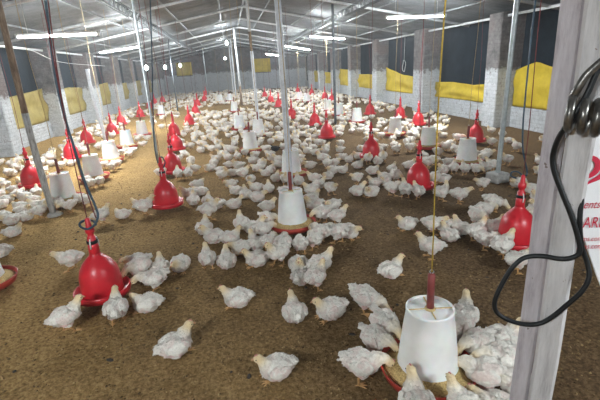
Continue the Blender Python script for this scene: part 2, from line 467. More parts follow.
i0 = [i for i, (a, b_) in enumerate(RP) if abs(a - atX(496, 90, PRX).y) < .01][0]
words = ['nearest', 'second', 'third', 'fourth', 'fifth', 'sixth', 'seventh', 'eighth', 'ninth', 'tenth', 'eleventh', 'twelfth']
def near_top(y):
    pk = [(atX(px, py, XR).y, atX(px, py, XR).z) for px, py in ((600, 74), (557, 67.5), (547, 65), (537, 61.5), (526, 66), (511, 72), (480, 76))]
    return float(np.interp(y, [q[0] for q in pk], [q[1] for q in pk]))
tops_r[0] = [near_top(RP[i0-1][1] + .02 + (RP[i0][0] - RP[i0-1][1] - .04)*i/24) for i in range(25)]
for k in range(0, len(RP)):
    i = i0 - 1 + k
    if i < 0 or i + 1 >= len(RP) or k > 6: continue
    lab = ['bright yellow tarp with a peaked top beside the thick near post', 'yellow tarp slung low behind the galvanised pole and first pillar of the right wall',
           'yellow tarp rising to a corner between the second and third right pillars', 'wrinkled yellow tarp between the third and fourth right pillars',
           'small yellow tarp between the fourth and fifth right pillars', 'tiny yellow tarp between the fifth and sixth right pillars', 'farthest yellow tarp at the end of the right wall'][k]
    yellow_tarp(XR - .01, RP[i][1] + .02, RP[i+1][0] - .02, tops_r.get(k, [1.2, 1.3]), lab, 'tarp_yellow', k)
j0 = [i for i, (a, b_) in enumerate(LP) if abs(a - atX(61, 110, PLX).y) < .01][0]
for k in range(0, 6):
    i = j0 - 1 + k
    if i + 1 >= len(LP): break
    lab = ['olive yellow tarp behind the leaning wooden pole at left', 'olive yellow tarp between the second and third left pillars', 'narrow olive yellow tarp behind the leaning white stick',
           'olive yellow tarp after the fourth left pillar', 'faint olive tarp after the fifth left pillar', 'farthest olive tarp on the left wall'][k]
    yellow_tarp(XL + .01, LP[i][1] + .02, LP[i+1][0] - .02, [[1.22, 1.40], [1.28, 1.36, 1.3], [1.3, 1.4], [1.3, 1.3], [1.3, 1.35], [1.3, 1.3]][k], lab, 'tarp_olive', 20+k)
def far_tarp(x0, y0, x1, y1, label):
    a = atY(x0, y1, Y1 - .06); c = atY(x1, y0, Y1 - .06); b = MB()
    b.grid(lambda u, v: (a.x + (c.x - a.x)*u, Y1 - .05 - .03*math.sin(u*9), a.z + (c.z - a.z)*v), 14, 8)
    o = b.build('yellow_tarp', M['tarp_yellow']); so = o.modifiers.new('t', 'SOLIDIFY'); so.thickness = .004
    fr = MB(); z = a.z; fr.box((a.x, Y1 - .1, a.z - .06), (c.x, Y1 - .02, a.z - .01)); f = fr.build('window_ledge', M['steel_dark'], o, smooth=False)
    tag(o, label, 'tarp')
far_tarp(177, 62, 191, 76, 'square yellow tarp over the left opening of the far gable wall')
far_tarp(254.5, 58, 270, 72.5, 'square yellow tarp over the right opening of the far gable wall')

# ------------------------------------------------------------------ lamps
def tube_lamp(p0, p1, label):
    c = (Vector(p0) + Vector(p1))/2; d = (Vector(p1) - Vector(p0)); L = d.length; d.normalize()
    o = empty('tube_lamp', c); rot = d.to_track_quat('X', 'Z').to_matrix().to_4x4()
    b = MB().box((-L/2, -.018, .012), (L/2, .018, .045), rot); b.build('batten', M['lamp_body'], o, smooth=False)
    q = rot @ Matrix.Rotation(PI/2, 4, 'Y')
    b = MB(); b.lathe([(.004, -L/2+.02), (.015, -L/2+.022), (.015, L/2-.022), (.004, L/2-.02)], 10, q); b.build('glass_tube', M['tube_glow'], o)
    for s_ in (-1, 1):
        b = MB().box((s_*L/2 - .02, -.02, -.02), (s_*L/2 + .02, .02, .045), rot); b.build('end_cap', M['lamp_body'], o, smooth=False)
        e = rot @ Vector((s_*L*.36, 0, .04)); rz = roof_z(c.x + e.x) - c.z
        b = MB(); b.tube([e, (e.x, e.y, max(rz + .05, e.z + .05))], .004, 5); b.build('hanging_wire', M['rope_white'], o)
    tag(o, label, 'lamp', 'fluorescent tube lamps under the roof')
    return o
def bulb_lamp(c, label):
    o = empty('bulb_lamp', c)
    b = MB(); b.lathe([(.004, -.07), (.03, -.055), (.045, -.02), (.045, .02), (.03, .05), (.018, .07)], 12); b.build('bulb', M['bulb_glow'], o)
    b = MB(); b.lathe([(.02, .07), (.02, .12), (.008, .13)], 10); b.build('holder', M['lamp_body'], o)
    b = MB(); b.tube([(0, 0, .12), (0, 0, roof_z(c[0]) - c[2] + .055)], .005, 5); b.build('cord', M['black_rubber'], o)
    tag(o, label, 'lamp', 'bulbs hanging under the roof')
def by_scale(xa, ya, xb, yb, length):
    """end points of a tube whose image length gives its distance"""
    D = FPX*length/math.hypot(xb - xa, yb - ya); return atD(xa, ya, D), atD(xb, yb, D)
def lamp_px(xa, ya, xb, yb, label, length=1.2):
    a, b = by_scale(xa, ya, xb, yb, length); return tube_lamp(a, b, label)
lamp_px(17, 37, 98, 34, 'long bright tube lamp nearest at upper left', 1.3)
lamp_px(100, 53, 142, 46.5, 'second tube lamp tilted up to the right at upper left')
lamp_px(387, 18, 445, 16, 'bright tube lamp nearest at upper right before the dark curtain')
lamp_px(310, 36.5, 345, 39, 'second tube lamp of the right side, above the dark steel pole')
lamp_px(285, 46, 310, 50, 'third tube lamp of the right side, behind the central white pole')
lamp_px(266, 54, 285, 56.3, 'farthest tube lamp of the right side, near the far yellow tarp')
for (x, y, Y), lb in zip(((146.5, 68, 15.5), (165, 67.5, 19), (180, 65.5, 24), (226.5, 43, 20), (225, 58.5, 29)),
        ('small glowing bulb nearest of the left three', 'small glowing bulb middle of the left three', 'small glowing bulb in front of the far left yellow tarp',
         'upper glowing bulb hanging under the ridge at the centre', 'lower glowing bulb hanging at the centre of the far wall')):
    bulb_lamp(atY(x, y, Y), lb)
# the row goes on behind the camera
for x, y, lb in ((-2.2, -1.2, 'tube lamp of the left side going on behind the viewer'), (3.0, -1.2, 'tube lamp of the right side going on behind the viewer')):
    tube_lamp((x-.6, y, 2.45), (x+.6, y, 2.45), lb)

# ------------------------------------------------------------------ poles
def pole(name, base, top, r, segs, label, foot=None, wob=.0, n=10):
    """segs: list of (part name, material, t0, t1); a pole of one material is one mesh"""
    base = Vector(base); top = Vector(top); o = empty(name, base); rr = random.Random(label)
    ph = rr.uniform(0, 6)
    def at(t): return (top - base)*t + Vector((wob*math.sin(5*t + ph), wob*math.cos(4*t + ph), 0))
    for pn, mat, t0, t1, k in segs:
        b = MB(); N = max(2, int((t1 - t0)*14)); b.tube([at(t0 + (t1 - t0)*i/N) for i in range(N+1)], [r*k*(1 + .06*math.sin(i*1.9 + ph)*(wob > 0)) for i in range(N+1)], n)
        b.build(pn, M[mat], o)
    if foot == 'block':
        b = MB().box((-.11, -.11, -.01), (.11, .11, .12)); q = b.build('concrete_block', M['concrete'], o, smooth=False); q.rotation_euler.z = .2
        bv = q.modifiers.new('b', 'BEVEL'); bv.width = .015
    if foot == 'mound':
        b = MB(); b.lathe([(.10, -.01), (.085, .02), (.05, .045)], 12); b.build('concrete_foot', M['concrete'], o)
    return tag(o, label, 'pole', 'poles holding up the roof')
def top_at(base, dx=0, dy=0): return (base.x+dx, base.y+dy, roof_z(base.x+dx) - .01)
p = G(291, 192); pole('support_pole', p, top_at(p, -.03), .040, [('shaft', 'white_paint', 0, .69, 1), ('timber_top', 'timber', .69, 1, .95)], 'white painted central pole with bare wooden top, nearest of the centre row')
p = G(258.5, 124); pole('support_pole', p, top_at(p, -.05), .045, [('shaft', 'white_paint', 0, .60, 1), ('timber_band', 'timber', .60, .75, .9), ('upper_shaft', 'steel_white', .75, 1, 1)], 'pale pole with a brown band, second of the centre row')
p = G(242, 105); pole('support_pole', p, top_at(p, -.05), .05, [('timber_butt', 'timber', 0, .25, 1), ('shaft', 'steel_white', .25, 1, 1)], 'pale pole with brown lower end, third of the centre row')
for (x, y), lb in zip(((236, 97), (233.5, 93)), ('thin pale pole, fourth of the centre row', 'thinnest pale pole, farthest of the centre row')):
    p = G(x, y); pole('support_pole', p, top_at(p), .045, [('shaft', 'white_paint', 0, 1, 1)], lb)
p = G(497, 181); pole('support_pole', p, top_at(p, .05), .030, [('shaft', 'galvanised', 0, 1, 1)], 'galvanised metal pole standing in a concrete block at right', foot='block')
p = G(55, 215); q = atY(0, 8, p.y - .25); pole('support_pole', p, (q.x - .05, q.y, roof_z(q.x) - .01), .037, [('washed_butt', 'timber_pale', 0, .42, 1.02), ('shaft', 'timber', .42, 1, .95)], 'crooked wooden pole with whitewashed lower half at far left', foot='mound', wob=.02)
p = G(105, 141); q = atY(87, 69, p.y); pole('leaning_stick', p, q, .045, [('shaft', 'white_paint', 0, 1, 1)], 'short white stick leaning in front of the left wall', wob=.02)
p = G(158, 160); pole('support_pole', p, top_at(p), .024, [('shaft', 'steel_grey', 0, 1, 1)], 'thin grey steel pole left of the near drinker row')
p = G(178, 112); pole('support_pole', p, top_at(p), .03, [('shaft', 'steel_dark', 0, 1, 1)], 'thin dark steel pole in front of the far left yellow tarp')
p = G(335.5, 124); pole('support_pole', p, top_at(p), .035, [('shaft', 'steel_dark', 0, 1, 1)], 'thin dark steel pole behind the right drinkers')
p = G(208, 97); pole('support_pole', p, top_at(p), .035, [('shaft', 'steel_grey', 0, 1, 1)], 'distant grey steel pole left of the centre row')

# ------------------------------------------------------------------ drinkers and feeders
def drinker_mesh(n):
    me = {}
    b = MB(); b.lathe([(.155, .0), (.195, .006), (.200, .055), (.188, .058), (.183, .016), (.150, .014)], n, cap0=True, cap1=True); me['trough'] = b.mesh('trough', M['red_plastic'])
    b = MB(); b.lathe([(.146, .018), (.148, .03), (.145, .10), (.140, .165), (.126, .218), (.102, .260), (.070, .295), (.044, .320), (.038, .335)], n, cap0=True, cap1=False); me['bell'] = b.mesh('bell', M['red_plastic'])
    b = MB(); b.lathe([(.038, .320), (.036, .400), (.033, .405), (.031, .410), (.029, .465), (.022, .470), (.022, .490), (.032, .500), (.032, .535), (.020, .545), (.016, .600), (.006, .610)], max(10, n//2)); me['neck'] = b.mesh('neck', M['red_plastic'])
    b = MB(); b.lathe([(.034, .413), (.038, .415), (.038, .435), (.033, .437)], max(10, n//2)); me['collar'] = b.mesh('collar', M['black_rubber'])
    b = MB(); a = 0.6; b.tube([(.040*math.cos(a), .040*math.sin(a), .38), (.041*math.cos(a), .041*math.sin(a), .42), (.032*math.cos(a), .032*math.sin(a), .455)], .005, 5)
    me['clip'] = b.mesh('clip', M['clip_white'])
    return me
DM = {'near': drinker_mesh(40), 'far': drinker_mesh(18)}
LAND = []         # landmarks: (x, y, phrase, r)
def cord_part(o, z0, mat, r=.004, wob=.012, x0=0, y0=0):
    top = roof_z(o.location.x) - o.location.z - .01; N = 14; rr = random.Random(o.location.x*31 + o.location.y); ph = rr.uniform(0, 6)
    tx, ty = rr.uniform(-.05, .05), rr.uniform(-.05, .05)
    pts = []
    for i in range(N+1):
        tt = i/N; k = math.sin(PI*tt)
        pts.append((x0 + tx*tt + wob*k*math.sin(7*tt + ph), y0 + ty*tt + wob*k*math.cos(6*tt + ph), z0 + (top - z0)*tt))
    b = MB(); b.tube(pts, r, 5); return b.build('cord', M[mat], o)
def drinker(x, y, label, near, cord='rope_red', z=.05, phrase=None, hose=False):
    p = G(x, y); o = empty('bell_drinker', (p.x, p.y, z)); d = DM['near' if near else 'far']
    for k in ('trough', 'bell', 'neck') + (('collar', 'clip', 'clip') if near else ()):
        par = nk if k in ('collar', 'clip') else o; q = link(d[k], k, par)
        if k == 'neck': nk = q
        if k == 'clip' and sum(c_.name.startswith('clip') for c_ in nk.children) > 1: q.rotation_euler.z = 4.0
    cord_part(o, .60, cord, .0035 if near else .0045)
    tag(o, label, 'drinker', 'red bell drinkers hanging in rows')
    if phrase: LAND.append((p.x, p.y, phrase, .24))
    else: LAND.append((p.x, p.y, None, .22))
    return o
def feeder_mesh(n):
    me = {}
    b = MB(); b.lathe([(.17, 0), (.222, .012), (.245, .070), (.238, .072), (.215, .022), (.16, .012)], n); me['pan'] = b.mesh('pan', M['pan_red'])
    b = MB(); prof = [(.226, .046), (.19, .058), (.150, .085)]; b.lathe(prof, n, cap0=True, cap1=True); 
    b.v = [(a, c, d + .006*mnoise.noise(Vector((a*40, c*40, d*40)))) for a, c, d in b.v]; me['feed'] = b.mesh('feed', M['feed'])
    b = MB(); b.lathe([(.148, .055), (.151, .058), (.153, .085), (.149, .092), (.139, .20), (.126, .31), (.115, .385), (.118, .392), (.118, .404), (.111, .408), (.109, .398), (.109, .394)], n, cap0=True, cap1=False); me['hopper'] = b.mesh('hopper', M['hopper'])
    b = MB(); b.lathe([(.1095, .394), (.02, .395)], n, cap0=False, cap1=True); me['top_plate'] = b.mesh('top_plate', M['hopper'])
    b = MB()
    for a in (.3, .3 + PI/2): 
        R_ = Matrix.Rotation(a, 4, 'Z'); b.box((-.109, -.0022, .393), (.109, .0022, .399), R_)
    b.lathe([(.028, .394), (.026, .402), (.02, .404)], 14); me['cross_rib'] = b.mesh('cross_rib', M['dust_tan'], smooth=False)
    b = MB(); b.lathe([(.018, .40), (.018, .585), (.010, .592)], 12); me['pipe'] = b.mesh('pipe', M['pipe_maroon'])
    b = MB(); b.tube([(0, 0, .585), (.010, 0, .60), (0, 0, .618), (-.010, 0, .60), (0, 0, .585)], .003, 5); me['hook'] = b.mesh('hook', M['galvanised'])
    return me
FM = {'near': feeder_mesh(44), 'far': feeder_mesh(18)}
def feeder(x, y, label, near, cord='rope_tan', z=.03, phrase=None, rot=0):
    p = G(x, y); made = {}; o = empty('hanging_feeder', (p.x, p.y, z), rot); d = FM['near' if near else 'far']
    for k in ('pan', 'hopper', 'pipe') + (('feed', 'top_plate', 'cross_rib', 'hook') if near else ('top_plate',)):
        par = {'feed': 'pan', 'top_plate': 'hopper', 'cross_rib': 'hopper', 'hook': 'pipe'}.get(k); q = link(d[k], k, made[par] if par else o); made[k] = q
    c = cord_part(o, .60, cord, .0036 if near else .0045)
    tag(o, label, 'feeder', 'white hopper feeders hanging in rows')
    LAND.append((p.x, p.y, phrase, .25)); return o

d1 = drinker(105, 299, 'large red bell drinker in the left foreground with a looped dark hose', True, phrase='the lower left drinker')
d2 = drinker(168, 209, 'red bell drinker second in the row behind the large left one', True, phrase='the second aisle drinker')
drinker(174, 175, 'red bell drinker third in the left aisle row', True, phrase='the third aisle drinker')
for (x, y), lb in zip(((177, 152), (175, 137), (190, 126), (196, 115), (198, 107), (205, 102), (206, 96)), ('fourth', 'fifth', 'sixth', 'seventh', 'eighth', 'ninth', 'tenth')):
    drinker(x, y, 'red bell drinker %s in the left aisle row' % lb, False)
drinker(34, 189, 'red bell drinker behind the crooked wooden pole at far left', True, phrase='the wooden pole drinker')
for (x, y), lb in zip(((73, 161), (88, 145), (113, 136), (122, 126), (141, 118), (150, 109), (155, 105), (163, 103)),
        ('right of the wooden pole near the left wall', 'beside the foot of the leaning white stick', 'just right of the leaning white stick', 'fourth along the left wall behind the stick',
         'fifth along the left wall', 'sixth along the left wall', 'seventh along the left wall', 'eighth along the left wall')):
    drinker(x, y, 'red bell drinker ' + lb, y > 140, phrase='the left wall drinkers' if y > 125 else None)
d3 = drinker(515, 248, 'red bell drinker just left of the thick near post', True, phrase='the drinker beside the thick post')
drinker(418, 191, 'red bell drinker beside the yellow rope, second in the right row', True, phrase='the drinker beside the yellow rope')
drinker(371, 160, 'red bell drinker third in the right row', True, phrase='the third right drinker')
for (x, y), lb in zip(((327, 140), (315, 127), (292, 120), (279, 108), (271, 103), (265, 98)), ('fourth', 'fifth', 'sixth', 'seventh', 'eighth', 'ninth')):
    drinker(x, y, 'red bell drinker %s in the right row' % lb, y > 130, phrase='the fourth right drinker' if y > 130 else None)
drinker(475, 144, 'red bell drinker behind the white feeder near the galvanised pole', True, phrase='the galvanised pole drinker')
for (x, y), lb in zip(((418, 127), (400, 120), (370, 116), (332, 104), (325, 100), (312, 96), (298, 94)), ('nearest but one', 'third', 'fourth', 'fifth', 'sixth', 'seventh', 'farthest')):
    drinker(x, y, 'red bell drinker %s in the outer right row' % lb, False)

f1 = feeder(426.5, 379, 'large white hopper feeder in the foreground with a red pan of feed', True, 'rope_yellow', phrase='the large front feeder', rot=-.46)
f2 = feeder(293, 230, 'white hopper feeder standing below the central white pole', True, phrase='the feeder below the central pole')
feeder(292, 178, 'white hopper feeder half hidden by the central white pole', True, phrase='the half hidden feeder')
for (x, y), lb in zip(((251, 153), (259, 137), (240, 131), (235, 113), (230, 102), (220, 103)), ('third of the centre row', 'right of the pale banded pole', 'left of the pale banded pole', 'sixth of the centre row', 'seventh of the centre row', 'eighth of the centre row')):
    feeder(x, y, 'white hopper feeder ' + lb, y > 150, phrase='the third centre feeder' if y > 150 else None)
feeder(-14, 290, 'feeder at the left edge of which only the red pan shows', True)
feeder(66, 204, 'white hopper feeder right of the crooked wooden pole', True, phrase='the wooden pole feeder')
for (x, y), lb in zip(((95, 181), (112, 163), (128, 149), (143, 137), (162, 116)), ('second of the left row, under the dark hose', 'third of the left row', 'fourth of the left row', 'fifth of the left row with its red pan showing', 'sixth of the left row')):
    feeder(x, y, 'white hopper feeder ' + lb, y > 145, phrase='the left row feeders' if y > 145 else None)
feeder(466, 166, 'white hopper feeder left of the galvanised pole', True, phrase='the galvanised pole feeder')
for (x, y), lb in zip(((428, 150), (395, 137), (357, 124), (339, 117), (328, 112), (307, 103), (300, 101)), ('crossed by the yellow rope', 'third of the right row', 'fourth of the right row', 'beside the thin dark steel pole', 'sixth of the right row', 'seventh of the right row', 'eighth of the right row')):
    feeder(x, y, 'white hopper feeder ' + lb, y > 130, phrase='the right row feeders' if y > 130 else None)

def hose(pts, r, mat, label, name='water_hose'):
    b = MB(); b.tube(smooth_path(pts, 6), r, 7); return tag(b.build(name, M[mat]), label, 'hose')
# hose of the left foreground drinker: from the roof, past a loop, onto the neck
P1 = Vector(d1.location)
def on(o, x, y, dx=0, dy=-.0): # a point in the drinker's own plane (same distance)
    return atY(x, y, o.location.y + dy)
hp = [on(d1, x, y, dy=dy) for x, y, dy in ((45, -6, .25), (49, 30, .22), (56, 80, .18), (65, 118, .13), (75, 150, .08), (85, 182, .04), (94, 203, .03), (98, 215, .0), (95, 224, -.03), (88, 229, -.03), (81, 227, -.01), (80, 223, .02), (86, 220, .04), (93, 221, .03), (96, 225, .0))]
hose(hp, .0085, 'blue_hose', 'dark blue hose hanging to the large left drinker with a loop')
hp = [on(d1, x, y, dy=dy) for x, y, dy in ((48, 0, .26), (57, 70, .2), (66, 118, .15), (78, 165, .1), (88, 195, .05), (96, 218, .01))]
hose(hp, .0045, 'rope_red', 'thin red line running along the dark hose at left')
hp = [on(d2, x, y, dy=dy) for x, y, dy in ((150, -4, .2), (152, 60, .15), (153, 110, .1), (154, 140, .06), (157, 160, .03), (162, 168, 0), (165, 163, -.02), (162, 157, 0), (159, 160, .02), (161, 170, .0))]
hose(hp, .0075, 'blue_hose', 'dark hose hanging to the second drinker of the left aisle')
hp = [on(d3, x, y, dy=dy) for x, y, dy in ((536, -4, .15), (531, 40, .1), (526, 90, .06), (523, 125, .03), (523, 150, .02), (527, 172, .04), (524, 176, .02), (518, 172, .0), (512, 172, -.02), (511, 176, -.02), (516, 178, .0))]
hose(hp, .0065, 'blue_hose', 'grey blue hose hanging to the drinker left of the thick post')
# loop of spare rope hung on the right curtain
cc = atX(404, 66, XR - .07); b = MB(); b.tube([cc + Vector((.012*math.sin(3*i/24*2*PI), .13*math.cos(i/24*2*PI), .20*math.sin(i/24*2*PI))) for i in range(24)], .010, 5, close=True)
b.tube([cc + Vector((0, .0, .20)), cc + Vector((.02, .02, roof_z(cc.x) - cc.z - .05))], .006, 5); tag(b.build('rope_loop', M['rope_white']), 'pale loop of spare rope hanging on the right curtain', 'rope')
# loops of wire across the roof space
for pts, lb, mt in ((((-2, 46), (30, 50), (60, 62), (105, 66)), 'white electric wire sagging under the left tube lamps', 'rope_white'),):
    b = MB(); b.tube(smooth_path([atD(x, y, 7 + i*.8) for i, (x, y) in enumerate(pts)], 6), .006, 5); tag(b.build('electric_wire', M[mt]), lb, 'wire')

# ------------------------------------------------------------------ thick post, coil, cable, banner at the right edge
pb = G(530, 402)*.74; pb.z = 0
az = math.atan2(pb.x, pb.y)
S2 = .0435
e1 = Vector((math.cos(az), -math.sin(az), 0)); e2 = Vector((math.sin(az), math.cos(az), 0))
po = empty('thick_post', pb); PT = roof_z(pb.x) - .02
def plank(x0, x1, d0, d1, mat, seed):
    b = MB(); vs = []; zs = [PT*i/22 for i in range(23)]; c_ = .008; rr = random.Random(seed)
    sec = [(x0 + c_, d0), (x1 - c_, d0), (x1, d0 + c_), (x1, d1), (x0, d1), (x0, d0 + c_)]
    for i, z in enumerate(zs):
        dx, dd = .0018*math.sin(i*1.3 + seed), .0018*math.cos(i*.9 + seed)
        for u, d in sec: vs.append(e1*(u + dx + rr.uniform(-.0006, .0006)) + e2*(d + dd) + Vector((0, 0, z)))
    n = 6; fs = [(i*n+k, i*n+(k+1) % n, (i+1)*n+(k+1) % n, (i+1)*n+k) for i in range(len(zs)-1) for k in range(n)] + [tuple(range(n-1, -1, -1)), tuple((len(zs)-1)*n+k for k in range(n))]
    b.add(vs, fs); return b.build('timber_plank', mat, po, smooth=False)
plank(-.0615, -.0070, -.050, .05, M['post_wash'], 1); plank(-.0072, .0615, -.056, .05, M['post_wash_pale'], 2)
tag(po, 'thick whitewashed timber post close by at the right edge', 'post')
PD = -(RC.T @ np.array([pb.x, pb.y, -CAM_H + 1.0]))[2]      # camera depth of the post at 1 m
def depth_of(x, y, off=0.0):
    """camera depth of the post's front face along the pixel, moved toward the camera by off"""
    d = ray(x, y)/FPX; hd = math.hypot(pb.x, pb.y) - S2*1.25 - off
    return hd / math.hypot(d[0], d[1])
def on_post(x, y, off): return atD(x, y, depth_of(x, y, off))
cab = [(606, 58, .03), (597, 72, .04), (586, 96, .05), (572, 118, .06), (559, 137, .04), (553, 155, .015), (554, 170, .012), (561, 190, .012), (570, 212, .012), (576, 230, .012), (580, 248, .012), (576, 256, .014), (562, 259, .016), (540, 256, .018), (524, 258, .02),
       (512, 268, .03), (502, 284, .04), (495, 300, .05), (496, 311, .05), (506, 319, .045), (522, 324, .035), (538, 324, .025), (552, 317, .02), (568, 304, .015), (582, 291, .01), (589, 277, .0), (587, 262, -.01), (582, 248, -.01), (580, 232, .0), (580, 214, .0), (582, 195, -.01), (584, 170, -.03), (585, 140, -.05), (588, 110, -.06)]
b = MB(); b.tube(smooth_path([on_post(x, y, o_) for x, y, o_ in cab], 6), .0074, 9); tag(b.build('black_cable', M['black_rubber']), 'thick black cable looping in front of the near post', 'cable')
# metal coil hooked on the post: turns along an axis toward the right
A = on_post(567, 113, .035); B = on_post(622, 122, .035); ax = (B - A); L = ax.length; axn = ax.normalized(); u_ = Vector((0, 0, 1)); u_ = (u_ - axn*u_.dot(axn)).normalized(); w_ = axn.cross(u_)
turns = 4; coil = []
for i in range(turns*18 + 1):
    a = 2*PI*i/18; coil.append(A + axn*(L*i/(turns*18)) + (u_*math.cos(a) + w_*math.sin(a))*.041)
lead = [on_post(614, 52, .03), on_post(600, 63, .04), on_post(586, 76, .045), on_post(577, 90, .045)]
b = MB(); b.tube(smooth_path(lead + [coil[0] + u_*.002], 6)[:-1] + coil, .0105, 9)
tag(b.build('metal_coil', M['coil_metal']), 'dull metal coil of thick tube hooked on the near post', 'coil')

# banner beyond the post
BD = 1.16
def bn(x, y, k=0.0): return atY(x, y, pb.y + .17 - k)
out = [(572, 98), (640, 108), (640, 330), (612, 312), (597, 276), (582, 232), (572, 215)]
cx_, cy_ = 608, 200
b = MB(); N = len(out)
fr_ = [bn(x, y) for x, y in out]; bk_ = [p_ + Vector((0, .006, 0)) for p_ in fr_]
b.add(fr_ + bk_, [tuple(range(N-1, -1, -1)), tuple(range(N, 2*N))] + [(i, (i+1) % N, N + (i+1) % N, N + i) for i in range(N)])
ban = b.build('banner', M['banner_white'], smooth=False); tag(ban, 'white banner with red lettering behind the near post at right edge', 'banner')
for zy, zz in ((100, .03), (150, .0)):
    a_ = bn(573, zy, .002); q_ = Vector((pb.x, pb.y, a_.z + zz)) + e2*.05 + e1*.03
    b = MB(); b.tube([a_, a_.lerp(q_, .5) - Vector((0, 0, .01)), q_], .002, 5); b.build('tie_string', M['rope_white'], ban)
def text(s, x, y, px, name, shear=0.0, font_scale=1.0):
    c = bpy.data.curves.new(name, 'FONT'); c.body = s; c.shear = shear; c.size = 1; c.extrude = .0
    o = bpy.data.objects.new(name, c); COL.objects.link(o)
    dg = bpy.context.evaluated_depsgraph_get(); me = bpy.data.meshes.new_from_object(o.evaluated_get(dg)); bpy.data.objects.remove(o)
    a = bn(x, y, .004); sx = (bn(x + 10, y) - bn(x, y)).length/10*px
    o = bpy.data.objects.new(name, me); COL.objects.link(o); me.materials.clear(); me.materials.append(M['banner_red'])
    o.parent = ban; tl = math.atan2((bn(x+10, y-.3).z - bn(x, y).z), (bn(x+10, y).x - bn(x, y).x))
    o.matrix_local = Matrix.Translation(a) @ Matrix.Rotation(tl, 4, 'Y').inverted() @ Matrix.Rotation(PI/2, 4, 'X') @ Matrix.Diagonal((sx*font_scale, sx, sx, 1))
    return o
text('ents', 582.5, 208.5, 10.5, 'lettering', .25, .95)
text('ARM', 582, 228, 14.2, 'lettering', 0, .86)
text('arms.com', 576, 241.5, 6.6, 'lettering')
text('arms.com', 576, 249, 6.6, 'lettering')
# red swoosh mark: a tapered stroke and a leaf-like blot
def stroke(pts, name):
    b = MB(); P_ = smooth_path([(x, y, w_) for x, y, w_ in pts], 6); vs = []
    for i, q in enumerate(P_):
        a_ = P_[max(0, i-1)]; c_ = P_[min(len(P_)-1, i+1)]; t_ = Vector((c_.x - a_.x, c_.y - a_.y, 0)).normalized(); nx_ = Vector((-t_.y, t_.x, 0))
        vs.append(bn(q.x + nx_.x*q.z, q.y + nx_.y*q.z, .004)); vs.append(bn(q.x - nx_.x*q.z, q.y - nx_.y*q.z, .004))
    b.add(vs, [(2*i, 2*i+1, 2*i+3, 2*i+2) for i in range(len(P_)-1)]); return b.build(name, M['banner_red'], ban, smooth=False)
stroke([(584, 186, .4), (590, 182, 1.3), (598, 178, 2.2), (606, 173, 3.2), (616, 164, 4)], 'logo_stroke')
stroke([(584, 158, 1.2), (591, 157.5, 2.2), (597, 161, 3), (598, 167, 3.2), (594, 173, 2.6), (588, 177, 1.6), (584, 179, .8)], 'logo_stroke')
stroke([(595, 139, .5), (592, 143, 2.4), (589, 147, 2.2), (588, 149, .8)], 'logo_stroke')

# ------------------------------------------------------------------ chickens
# local frame: faces +X, ground at z = 0, young broiler about 0.27 m long
def blob(b, c, r, pitch=0.0, yaw=0.0, n=14):
    R_ = Matrix.Translation(c) @ Matrix.Rotation(yaw, 4, 'Z') @ Matrix.Rotation(-pitch, 4, 'Y') @ Matrix.Diagonal((*r, 1))
    prof = [(math.sin(PI*i/n) if 0 < i < n else .001, -math.cos(PI*i/n)) for i in range(n+1)]
    b.lathe(prof, 16, R_)
def chain(b, pts):
    P_ = smooth_path([Vector(p[:3]) for p in pts], 4); rs = []
    for i in range(len(pts)-1):
        for k in range(4): rs.append(pts[i][3] + (pts[i+1][3] - pts[i][3])*k/4)
    rs.append(pts[-1][3])
    for p_, r_ in zip(P_, rs): blob(b, p_, (r_, r_, r_), n=10)

POSE = {
 # body centre z, pitch, neck points (x, y, z, r), head centre, head yaw, head pitch, sitting
 'stand':   dict(z=.128, pitch=.16, neck=[(.050, 0, .152, .046), (.076, 0, .180, .035), (.089, .002, .203, .0235)], head=(.103, .004, .219), hy=.2, hp=-.1),
 'look':    dict(z=.128, pitch=.20, neck=[(.050, 0, .152, .046), (.072, 0, .182, .035), (.081, .006, .207, .0235)], head=(.090, .014, .223), hy=.9, hp=.0),
 'walk':    dict(z=.126, pitch=.05, neck=[(.055, 0, .142, .046), (.086, 0, .160, .035), (.111, -.003, .173, .0235)], head=(.127, -.004, .183), hy=-.15, hp=-.15),
 'feed':    dict(z=.126, pitch=-.10, neck=[(.055, 0, .130, .046), (.096, 0, .148, .035), (.128, 0, .142, .025)], head=(.149, 0, .121), hy=0, hp=-.9),
 'peck':    dict(z=.122, pitch=-.18, neck=[(.055, 0, .115, .046), (.100, 0, .105, .034), (.130, 0, .076, .024)], head=(.144, 0, .052), hy=.1, hp=-1.0),
 'sit':     dict(z=.066, pitch=.08, neck=[(.050, 0, .090, .046), (.074, 0, .116, .035), (.086, .002, .137, .0235)], head=(.101, .004, .152), hy=.25, hp=-.1, sit=1),
 'rest':    dict(z=.064, pitch=.02, neck=[(.050, .004, .082, .046), (.074, .012, .098, .034), (.090, .022, .108, .027)], head=(.106, .030, .112), hy=.6, hp=-.25, sit=1),
 'tuck':    dict(z=.064, pitch=.04, neck=[(.045, -.004, .084, .046), (.068, -.016, .104, .035), (.075, -.030, .116, .027)], head=(.080, -.046, .122), hy=-1.2, hp=-.2, sit=1),
}
def set_tint(me, fn):
    at = me.attributes.new('tint', 'FLOAT_COLOR', 'POINT'); arr = np.zeros((len(me.vertices), 4), np.float32); arr[:, 3] = 1
    for i, v in enumerate(me.vertices): arr[i, 0], arr[i, 1] = fn(v.co)
    at.data.foreach_set('color', arr.ravel())

